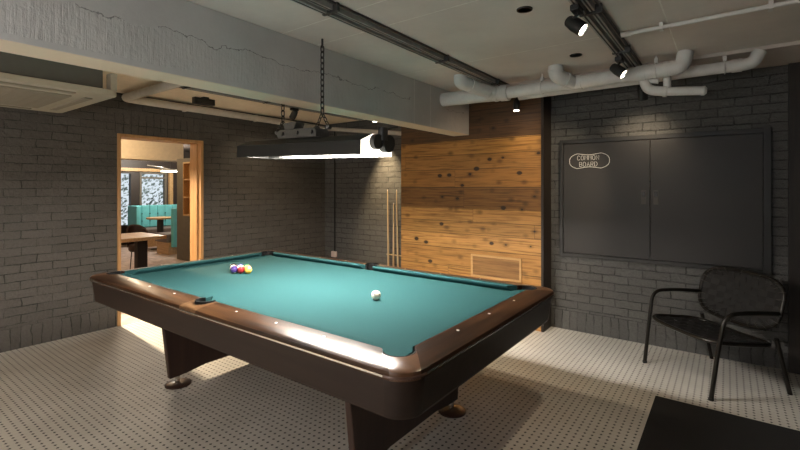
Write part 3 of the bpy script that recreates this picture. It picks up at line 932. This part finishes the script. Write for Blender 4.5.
p, d1 = spotlight('spotlight', 'lit black spotlight nearest the top edge of the photo', (1.688, .36, 2.366), (1.675, .40, 2.285), (2.395, .35, 1.665), ln=.10, grp='spotlights on the right rail')
SPOTS.append(lamp_light('spotlight_beam', p, (-.25, -.2, -1), 30, 125, .6))
p, d2 = spotlight('spotlight', 'lit black spotlight just in front of the white drain pipe', (1.688, 1.48, 2.366), (1.675, 1.52, 2.285), (2.395, 1.47, 1.665), ln=.10, grp='spotlights on the right rail')
SPOTS.append(lamp_light('spotlight_beam', p, (-1.5, .80, -1.15), 110, 80, .6))
p, d3 = spotlight('spotlight', 'unlit looking black spotlight turned to the wall below the drain pipe', (1.757, 2.07, 2.385), (1.757, 2.07, 2.215), (1.72, 2.5, 1.55), ln=.13, grp='spotlights on the right rail')
SPOTS.append(lamp_light('spotlight_beam', p, (-.10, .55, -.62), 15, 95, 1))
p, d4 = spotlight('spotlight', 'lit black downlight hanging before the timber cladding under the pipe', (.655, 2.12, 2.385), (.655, 2.12, 2.235), (.655, 2.12, 1), r=.032, ln=.10, rec=.50)
SPOTS.append(lamp_light('spotlight_beam', p, (0, .12, -1), 5, 90, .8))
p, d5 = spotlight('spotlight', 'lit downlight in the niche behind the concrete beam', (-1.47, 2.50, CZ), (-1.47, 2.50, 2.35), (-1.47, 2.5, 1), r=.037, ln=.08, rec=.50)
SPOTS.append(lamp_light('spotlight_beam', p, (0, .22, -1), 300, 56, 1, (1, .74, .42)))
p, d6 = spotlight('spotlight', 'black spotlight on the hidden rail turned to the brick wall', (-1.79, 1.40, 2.366), (-1.80, 1.40, 2.29), (-2.72, 1.55, 1.45), ln=.10)
SPOTS.append(lamp_light('spotlight_beam', p, (-.92, .12, -.95), 16, 85, 1))
bk = thing('spotlight', 'small black boxy spotlight on the ceiling above the doorway', 'spotlight', (-2.23, .54, CZ))
obj('mount', B(-.03, .03, -.03, .03, -.02, 0), M['black'], bk)
obj('head', B(-.03, .03, -.13, .10, -.085, -.02), M['black'], bk, bev=.004)

for x, y, lab in ((1.42, .33, 'empty dark round ceiling hole nearest the photo top edge'), (1.415, 1.37, 'empty dark round ceiling hole beside the bent white pipe')):
    t = thing('recessed_downlight', lab, 'downlight', (x, y, CZ), 0, 'unlit recessed downlights')
    obj('trim_ring', lathe(BM(), [(.042, -.006), (.044, 0), (.034, .0), (.034, -.006)], 28), M['black'], t, smooth=True)
    obj('dark_lens', lathe(BM(), [(.036, -.004), (.036, -.001)], 28), M['raildk'], t)

# drain pipes below the ceiling
PY = 1.75
dp = thing('drain_pipe', 'thick white drain pipe under the ceiling with two bent branches', 'drain pipe', (0, PY, 0))
def P3(x, y, z): return (x, y - PY, z)
def coupling(p, q, r, parent, nm='coupling'):
    return obj(nm, tube(BM(), [p, q], r, 20), M['pvc'], parent, smooth=True)
obj('pipe_run', tube(BM(), [P3(.043, PY, 2.303), P3(.72, PY, 2.286)], .066, 24), M['pvc'], dp, smooth=True)
obj('pipe_run', tube(BM(), fillet([P3(.72, PY, 2.286), P3(2.055, PY, 2.300), P3(2.075, PY, CZ)], .12, 10), .052, 24), M['pvc'], dp, smooth=True)
coupling(P3(.60, PY, 2.289), P3(.63, PY, 2.288), .072, dp)
coupling(P3(.66, PY, 2.288), P3(.73, PY, 2.286), .074, dp)
coupling(P3(1.76, PY, 2.297), P3(1.82, PY, 2.297), .057, dp)
coupling(P3(1.94, PY, 2.299), P3(1.965, PY, 2.299), .058, dp)
coupling(P3(1.24, PY, 2.291), P3(1.36, PY, 2.293), .058, dp)
obj('branch', tube(BM(), fillet([P3(.452, 1.37, CZ - .006), P3(.452, 1.37, 2.345), P3(.60, PY, 2.292)], .075, 8), .062, 20), M['pvc'], dp, smooth=True)
coupling(P3(.487, 1.46, 2.333), P3(.495, 1.48, 2.330), .068, dp)
coupling(P3(.562, 1.655, 2.302), P3(.572, 1.68, 2.299), .065, dp)
obj('branch', tube(BM(), fillet([P3(1.20, 1.585, CZ), P3(1.20, 1.585, 2.335), P3(1.30, PY, 2.29)], .07, 8), .056, 20), M['pvc'], dp, smooth=True)
coupling(P3(1.20, 1.585, 2.365), P3(1.20, 1.585, 2.38), .062, dp)
coupling(P3(1.247, 1.664, 2.314), P3(1.258, 1.683, 2.309), .063, dp)
def hanger(x, z, r, parent, m):
    b = BM()
    pts = [(x, r * math.cos(R(a)), z + r * math.sin(R(a))) for a in range(0, 360, 20)]
    tube(b, pts, .005, 6, True)
    tube(b, [(x, 0, z + r), (x, 0, CZ)], .006, 8)
    box(b, x - .012, x + .012, -.012, .012, z + r, z + r + .035)
    return obj('pipe_hanger', b, m, parent)
hanger(1.035, 2.289, .056, dp, M['pvc']); hanger(1.89, 2.299, .056, dp, M['pvc'])

PY2 = 1.95
d2p = thing('drain_pipe', 'thinner white drain pipe running behind the thick one to the right', 'drain pipe', (0, PY2, 0))
obj('pipe_run', tube(BM(), fillet([(.75, 0, 2.287), (2.46, 0, 2.303), (2.50, 0, 2.385)], .10, 10), .042, 20), M['pvc'], d2p, smooth=True)
obj('coupling', tube(BM(), [(2.34, 0, 2.302), (2.40, 0, 2.302)], .047, 20), M['pvc'], d2p, smooth=True)
hanger(2.30, 2.302, .046, d2p, M['pvc'])

DY = .05
tp = obj('trap', tube(BM(), [(1.90, DY, 2.150), (2.17, DY, 2.122)], .032, 20), M['pvc'], dp, smooth=True)
obj('end_plug', lathe(BM(), [(.034, 0), (.034, .02), (.02, .034)], 18, (2.165, DY, 2.122), (1, 0, -.1)), M['pvc'], tp, smooth=True)
obj('bend', tube(BM(), fillet([(1.80, DY, 2.252), (1.83, DY, 2.17), (1.93, DY, 2.148)], .06, 8), .036, 20), M['pvc'], tp, smooth=True)
obj('collar', tube(BM(), [(1.93, DY, 2.147), (1.955, DY, 2.144)], .042, 20), M['pvc'], tp, smooth=True)
obj('riser', tube(BM(), [(1.955, DY, 2.150), (1.955, DY, 2.26)], .026, 16), M['pvc'], tp, smooth=True)
obj('saddle', tube(BM(), [(1.775, DY, 2.255), (1.90, DY, 2.228)], .018, 12), M['pvc'], tp, smooth=True)

cd = thing('conduit', 'thin white conduit running from the right rail towards the photo edge', 'conduit', (1.78, 1.02, 2.385))
obj('tube', tube(BM(), [(.01, 0, 0), (1.16, -.02, 0)], .013, 12), M['pvc'], cd, smooth=True)
obj('end_socket', tube(BM(), [(.0, 0, 0), (.06, 0, 0)], .018, 12), M['pvc'], cd, smooth=True)
for x in (.22, .72): obj('saddle_clip', B(x - .01, x + .01, -.028, .026, -.016, CZ - 2.385), M['pvc'], cd)

wp_ = thing('wall_pipe', 'pale pipe along the top of the brick wall above the doorway', 'pipe', (0, 0, 0))
obj('pipe_run', tube(BM(), fillet([(-1.15, -.10, 2.345), (-2.62, -.10, 2.345), (-2.655, 0, 2.345), (-2.655, 2.55, 2.335)], .14, 10), .041, 16), M['pvc_dim'], wp_, smooth=True)
obj('pipe_run', tube(BM(), fillet([(-2.655, 2.50, 2.335), (-2.62, 2.72, 2.33), (-1.0, 2.72, 2.13)], .08, 8), .030, 16), M['pvc_dim'], wp_, smooth=True)
for y in (.55, 1.5): obj('clip', B(-2.72, -2.655, y - .012, y + .012, 2.30, 2.39), M['pvc_dim'], wp_)

# ceiling air conditioner
ac = thing('air_conditioner', 'cream ceiling air conditioner at the left photo edge', 'air conditioner', (-1.92, -1.30, 2.10))
rr = [(x, y) for part in rrect(.62, .645, .05, 6) for x, y in part]
obj('panel', prism(BM(), rr, 0, .045), M['acp'], ac, bev=.008)
obj('body', B(-.56, .565, -.58, .56, .055, CZ - 2.10), M['acb'], ac)
obj('panel_gap', B(-.57, .57, -.585, .565, .044, .056), M['raildk'], ac)
gr_ = obj('grille', B(-.40, .40, -.42, .42, -.010, .002), M['acg'], ac, bev=.004)
for k in range(12):
    y = -.38 + k * .069
    obj('slat', B(-.38, .38, y, y + .03, -.0125, -.009), M['acg'], gr_)
for y in (-.54, .50): obj('louvre', B(-.40, .40, y, y + .05, -.008, .002), M['acg'], ac)
for x in (-.54, .50): obj('louvre', B(x, x + .05, -.40, .40, -.008, .002), M['acg'], ac)
obj('mount_bracket', B(.52, .60, .60, .64, .045, .17), M['acp'], ac)

# ------------------------------------------------------------------ wall cabinet with the sign
BX0, BX1, BZ0, BZ1, BS = .990, 2.545, .775, 1.862, 1.757
wc = thing('wall_cabinet', 'wide charcoal wall cabinet with two flat doors in the brick wall', 'cabinet', (0, YB, 0))
b = BM()
for x0, x1, z0, z1 in ((BX0 - .032, BX0, BZ0 - .035, BZ1 + .04), (BX1, BX1 + .05, BZ0 - .035, BZ1 + .04), (BX0, BX1, BZ0 - .035, BZ0), (BX0, BX1, BZ1, BZ1 + .04)):
    box(b, x0, x1, -.036, 0, z0, z1)
obj('frame', b, M['board_fr'], wc, bev=.003)
for x0, x1, hx in ((BX0 + .004, BS - .003, BS - .052), (BS + .003, BX1 - .004, BS + .045)):
    dr = obj('door', B(x0, x1, -.028, -.002, BZ0 + .004, BZ1 - .004), M['board'], wc, bev=.0015)
    hn = obj('handle', B(hx - .021, hx + .021, -.031, -.028, 1.275, 1.405), M['cord'], dr, bev=.002)
    obj('lock', B(hx - .014, hx + .014, -.036, -.031, 1.345, 1.39), M['lock'], dr, bev=.002)
    if x0 < 1: left_door = dr
obj('latch', B(BS - .03, BS + .03, -.033, -.028, 1.475, 1.49), M['board_fr'], wc)
# sign painted on the left door
sgx, sgz = 1.237, 1.687
pts = []
for i in range(72):
    a = 2 * PI * i / 72
    x = .183 * math.cos(a)
    # bean outline: round ends, pinched middle
    zz = .086 * (abs(math.sin(a)) ** .75) * (1 if math.sin(a) >= 0 else -1) * (.68 + .32 * min(1, (abs(x) / .11)) ** 1.8)
    pts.append((sgx + x, -.0285, sgz + zz))
obj('sign_outline', tube(BM(), pts, .0025, 6, True), M['white_paint'], left_door)
GL = {'C': [[(.95, .8), (.7, 1), (.3, 1), (0, .75), (0, .25), (.3, 0), (.7, 0), (.95, .2)]],
      'O': [[(.3, 1), (.7, 1), (1, .75), (1, .25), (.7, 0), (.3, 0), (0, .25), (0, .75), (.3, 1)]],
      'M': [[(0, 0), (0, 1), (.5, .5), (1, 1), (1, 0)]], 'N': [[(0, 0), (0, 1), (1, 0), (1, 1)]],
      'B': [[(0, 0), (0, 1), (.7, 1), (.9, .85), (.9, .65), (.7, .52), (0, .52)], [(.7, .52), (1, .38), (1, .14), (.75, 0), (0, 0)]],
      'A': [[(0, 0), (.5, 1), (1, 0)], [(.2, .36), (.8, .36)]],
      'R': [[(0, 0), (0, 1), (.7, 1), (.95, .85), (.95, .65), (.7, .5), (0, .5)], [(.5, .5), (1, 0)]],
      'D': [[(0, 0), (0, 1), (.6, 1), (1, .7), (1, .3), (.6, 0), (0, 0)]]}
def lettering(txt, xc, z0, w_, h_, gap_):
    bm = BM()
    x = xc - (len(txt) * w_ + (len(txt) - 1) * gap_) / 2
    for ch_ in txt:
        for st in GL[ch_]:
            tube(bm, [(x + a * w_, -.0285, z0 + c_ * h_) for a, c_ in st], .0017, 6)
        x += w_ + gap_
    return obj('sign_lettering', bm, M['white_paint'], left_door)
lettering('COMMON', sgx - .010, sgz + .010, .024, .042, .0108)
lettering('BOARD', sgx - .008, sgz - .053, .024, .042, .0108)

# small framed hatch in the timber
hc = thing('wall_hatch', 'small rectangular framed wooden hatch low in the timber cladding', 'hatch', (.354, 2.30, .46))
b = BM()
for x0, x1, z0, z1 in ((-.285, -.263, 0, .245), (.263, .285, 0, .245), (-.263, .263, 0, .022), (-.263, .263, .223, .245)): box(b, x0, x1, -.014, 0, z0, z1)
obj('frame', b, M['hatch_frame'], hc, bev=.002)
obj('door', B(-.262, .262, -.008, -.001, .023, .222), M['hatch'], hc)

# outlet and its cable
ol = thing('wall_outlet', 'small pale outlet box on the niche wall', 'outlet', (-2.50, 2.78, .37))
obj('box', B(-.045, .045, -.04, 0, 0, .085), M['outlet'], ol, bev=.004)
obj('cable_duct', B(-.008, .008, -.014, 0, .085, 1.93), M['strap'], ol)

# cues
rk = thing('cue_rack', 'slim cue rack on the niche wall beside the timber cladding', 'cue rack', (-1.30, 2.78, 0))
obj('clip_bar', B(-.16, .16, -.045, -.02, .50, .515), M['maple'], rk, bev=.003)
for x in (-.13, .13): obj('bracket', B(x - .012, x + .012, -.02, .003, .485, .53), M['lock'], rk)
def cue(x0, x1, ztop, lab):
    t = thing('cue_stick', lab, 'cue stick', (x0, 2.712, 0), 0, 'cue sticks in the rack')
    dx = x1 - x0; zt = ztop
    q = lambda f: (dx * f, .012 * f, zt * f)
    obj('butt', tube(BM(), [q(0), q(.16)], [.0155, .0145], 12), M['ebony'], t, smooth=True)
    obj('shaft', tube(BM(), [q(.16), q(.6), q(.985)], [.0145, .011, .0068], 12), M['maple'], t, smooth=True)
    obj('tip', tube(BM(), [q(.985), q(1)], [.0068, .006], 10), M['outlet'], t, smooth=True)
cue(-1.405, -1.432, 1.40, 'leftmost pale cue stick standing in the rack')
cue(-1.325, -1.325, 1.22, 'middle and shortest pale cue stick standing in the rack')
cue(-1.235, -1.278, 1.40, 'pale cue stick nearest the timber cladding in the rack')

# ------------------------------------------------------------------ chair and mat
ct = Vector((2.223, 2.037, 0))
ang = math.atan2(-.461, .454)            # local +x runs along the front edge, local -y faces forward
CH = thing('lounge_chair', 'black tubular lounge chair with woven strap seat below the cabinet', 'chair', tuple(ct), ang)
# local frame: x = width, front = -y
tr = .0145
for s in (-1, 1):
    pts = [(s * .323, -.312, 0), (s * .332, -.262, .36), (s * .345, -.222, .578), (s * .352, -.02, .583), (s * .335, .195, .565)]
    obj('arm_frame', tube(BM(), fillet(pts, .085, 8), tr, 12), M['tube'], CH, smooth=True)
    obj('foot_cap', lathe(BM(), [(.017, 0), (.017, .016)], 12, (s * .323, -.311, 0)), M['black'], CH)
    obj('rear_leg', tube(BM(), [(s * .323, .300, 0), (s * .315, .20, .385)], tr, 12), M['tube'], CH, smooth=True)
# backrest hoop
def back_pt(a, z): return (a, .155 + .27 * (z - .37), z)
def hoop(t, k=1.):
    c, s = math.cos(t), math.sin(t)
    e = 2 / 3.4
    x = .345 * k * (abs(c) ** e) * (1 if c >= 0 else -1)
    z = .603 + .185 * k * (abs(s) ** e) * (1 if s >= 0 else -1)
    x *= 1 - .06 * (0.8 - z)
    return x, z
hp = [back_pt(*hoop(2 * PI * i / 56)) for i in range(56)]
obj('back_frame', tube(BM(), hp, tr, 10, True), M['tube'], CH, smooth=True)
# seat hoop
def seat_hoop(t, k=1.):
    c, s = math.cos(t), math.sin(t); e = 2 / 4.2
    x = .338 * k * (abs(c) ** e) * (1 if c >= 0 else -1)
    y = -.045 + .250 * k * (abs(s) ** e) * (1 if s >= 0 else -1)
    z = .362 - .02 * (y + .03) / .235 - .012 * (1 - (x / .335) ** 2)
    return x, y, z
sp_ = [seat_hoop(2 * PI * i / 56) for i in range(56)]
obj('seat_frame', tube(BM(), sp_, tr, 10, True), M['tube'], CH, smooth=True)
# woven webbing: flat straps with a little thickness
def strap_strip(bm, pts, nrm, w, th):
    rings = []
    pts = [Vector(p) for p in pts]
    for i, p in enumerate(pts):
        a = pts[max(0, i - 1)]; c = pts[min(len(pts) - 1, i + 1)]
        t = (c - a).normalized(); n = Vector(nrm); n = (n - t * n.dot(t)).normalized(); s = t.cross(n)
        rings.append([p + s * w / 2 + n * th / 2, p - s * w / 2 + n * th / 2, p - s * w / 2 - n * th / 2, p + s * w / 2 - n * th / 2])
    return loft(bm, rings)
NS = 12
for i in range(NS):                       # seat straps front to back
    x = -.30 + .60 * i / (NS - 1)
    half = .245 * max(.05, 1 - abs(x / .338) ** 4.2) ** (1 / 4.2)
    pts = []
    for j in range(9):
        y = -.045 - half + 2 * half * j / 8
        sag = -.028 * (1 - ((y + .045) / max(.01, half)) ** 2) * (1 - (x / .335) ** 2)
        pts.append((x, y, .362 - .02 * (y + .03) / .235 - .012 * (1 - (x / .335) ** 2) + sag + .004 * (1 if (i + j) % 2 else -1)))
    obj('seat_strap', strap_strip(BM(), pts, (0, 0, 1), .044, .004), M['strap'], CH)
for i in range(7):                        # cross straps
    y = -.245 + .40 * i / 6
    half = .333 * max(.05, 1 - abs((y + .045) / .25) ** 4.2) ** (1 / 4.2)
    pts = []
    for j in range(11):
        x = -half + 2 * half * j / 10
        sag = -.028 * (1 - ((y + .03) / .235) ** 2) * (1 - (x / .335) ** 2)
        pts.append((x, y, .362 - .02 * (y + .03) / .235 - .012 * (1 - (x / .335) ** 2) + sag + .004 * (-1 if (i + j) % 2 else 1)))
    obj('seat_strap', strap_strip(BM(), pts, (0, 0, 1), .048, .004), M['strap'], CH)
nb = Vector((0, -1, .27)).normalized()
for i in range(13):
    x = -.305 + .61 * i / 12
    half = .183 * max(.05, 1 - abs(x / .345) ** 3.4) ** (1 / 3.4)
    pts = []
    for j in range(9):
        z = .60 - half + 2 * half * j / 8
        p = Vector(back_pt(x, z)) - nb * (.03 * (1 - ((z - .6) / max(.01, half)) ** 2)) + nb * (.003 * (1 if (i + j) % 2 else -1))
        pts.append(p)
    obj('back_strap', strap_strip(BM(), pts, nb, .049, .004), M['strap'], CH)
for i in range(8):
    z = .445 + .315 * i / 7
    half = .338 * max(.05, 1 - abs((z - .603) / .187) ** 3.4) ** (1 / 3.4)
    hv = .215
    pts = []
    for j in range(11):
        x = -half + 2 * half * j / 10
        p = Vector(back_pt(x, z)) - nb * (.03 * (1 - ((z - .6) / hv) ** 2) * (1 - (x / .36) ** 2)) + nb * (.003 * (-1 if (i + j) % 2 else 1))
        pts.append(p)
    obj('back_strap', strap_strip(BM(), pts, nb, .046, .004), M['strap'], CH)
# pale cord loops wrapping the straps round the hoop
for i in range(26):
    t = 2 * PI * (i + .5) / 26
    a = Vector(back_pt(*hoop(t, .86))); c = Vector(back_pt(*hoop(t, 1.0)))
    d_ = (c - a).normalized()
    obj('strap_loop', tube(BM(), fillet([a + nb * .008, c + nb * .018, c + d_ * .018, c - nb * .018, a - nb * .004], .012, 4), .0028, 6), M['cord'], CH)

b = BM()
mx0, mx1, my0, my1 = 1.922, 2.90, -.6, 1.425
box(b, mx0, mx1, my0, my1, 0, .010)
mt = obj('door_mat', b, M['mat'], bev=.004); tag(mt, 'large black ribbed floor mat in the lower right corner', 'floor mat')

# ------------------------------------------------------------------ lights
def area(nm, loc, rot, sx, sy, e, col):
    li = bpy.data.lights.new(nm, 'AREA'); li.shape = 'RECTANGLE'; li.size = sx; li.size_y = sy; li.energy = e; li.color = col
    o = bpy.data.objects.new(nm, li); COL.objects.link(o); o.location = loc; o.rotation_euler = rot
    return o
# daylight through the windows comes from the sky; the openings are marked as portals
def portal(nm, loc, rot, sx, sy):
    o = area(nm, loc, rot, sx, sy, 1, (1, 1, 1)); o.data.cycles.is_portal = True
portal('window_portal', ((WX0 + WX1) / 2, YF - .16, (WZ0 + WZ1) / 2), (R(90), 0, 0), WX1 - WX0, WZ1 - WZ0)
portal('window_portal', (LX0 - .2, 2.45, 1.13), (0, R(-90), 0), 1.4, .9)
portal('window_portal', (LX0 - .2, 3.36, 1.13), (0, R(-90), 0), 1.4, .7)
# added fill globes, out of view behind the camera, to raise room brightness
M['globe'] = emit_mat('fill_glow', (1, .89, .77), 62)
M['globe_white'] = emit_mat('fill_glow_white', (1, .97, .95), 84)
def globe(x, y, z, lab, m):
    t = thing('fill_globe', lab, 'fill lamp', (x, y, CZ), 0, 'added fill globes')
    obj('cord', tube(BM(), [(0, 0, -.001), (0, 0, z - CZ + .1)], .006, 8), M['black'], t)
    obj('globe', sphere(BM(), (0, 0, z - CZ), .13, 24, 14), m, t, smooth=True)
globe(.9, -3.2, 1.5, 'added white fill globe out of view before the fill window', M['globe_white'])
globe(-1.5, -3.0, 1.5, 'added warm fill globe out of view beyond the air conditioner', M['globe'])
def point(nm, loc, e, col, s=.06):
    li = bpy.data.lights.new(nm, 'POINT'); li.energy = e; li.color = col; li.shadow_soft_size = s
    o = bpy.data.objects.new(nm, li); COL.objects.link(o); o.location = loc
lamp_light('lounge_spot', (-4.6, .05, 2.44), (2.9, .18, -2.4), 1300, 46, .5, (1, .80, .55), .05)
point('lounge_lamp', (-4.6, .05, 2.40), 20, (1, .74, .45), .05)
point('lounge_lamp', (-6.4, 1.4, 2.20), 26, (1, .80, .56), .1)
point('lounge_lamp', (-8.4, 3.0, 2.2), 120, (1, .90, .76), .1)
for (x, y, lab) in ((-4.6, .05, 'round ceiling lamp in the lounge near the doorway'), (-6.6, 1.6, 'round ceiling lamp in the middle of the lounge')):
    t = thing('ceiling_lamp', lab, 'ceiling lamp', (x, y, 2.5))
    obj('canopy', lathe(BM(), [(.06, -.02), (.06, 0)], 20), M['white_paint'], t)

wd = bpy.data.worlds.new('World'); scene.world = wd; wd.use_nodes = True
bg = wd.node_tree.nodes['Background']
bg.inputs['Color'].default_value = (.82, .92, 1, 1); bg.inputs['Strength'].default_value = .85

# ------------------------------------------------------------------ camera and colour
cd_ = bpy.data.cameras.new('camera'); cam = bpy.data.objects.new('camera', cd_); COL.objects.link(cam)
cam.location = (2.318, -2.025, 1.427)
cam.rotation_euler = (R(90), 0, 2.211 - PI / 2)
cd_.sensor_width = 36; cd_.sensor_fit = 'HORIZONTAL'; cd_.lens = 440.07 / 800 * 36
cd_.shift_y = -(225 - 187.6) / 800
cd_.clip_start = .02
scene.camera = cam
vs = scene.view_settings
vs.view_transform = 'Standard'; vs.look = 'None'; vs.gamma = 1; vs.exposure = .12; vs.use_curve_mapping = False
scene.cycles.use_denoising = True
scene.cycles.max_bounces = 8; scene.cycles.diffuse_bounces = 5; scene.cycles.glossy_bounces = 4; scene.cycles.transmission_bounces = 6
scene.cycles.sample_clamp_indirect = 6
scene.cycles.caustics_reflective = False; scene.cycles.caustics_refractive = False
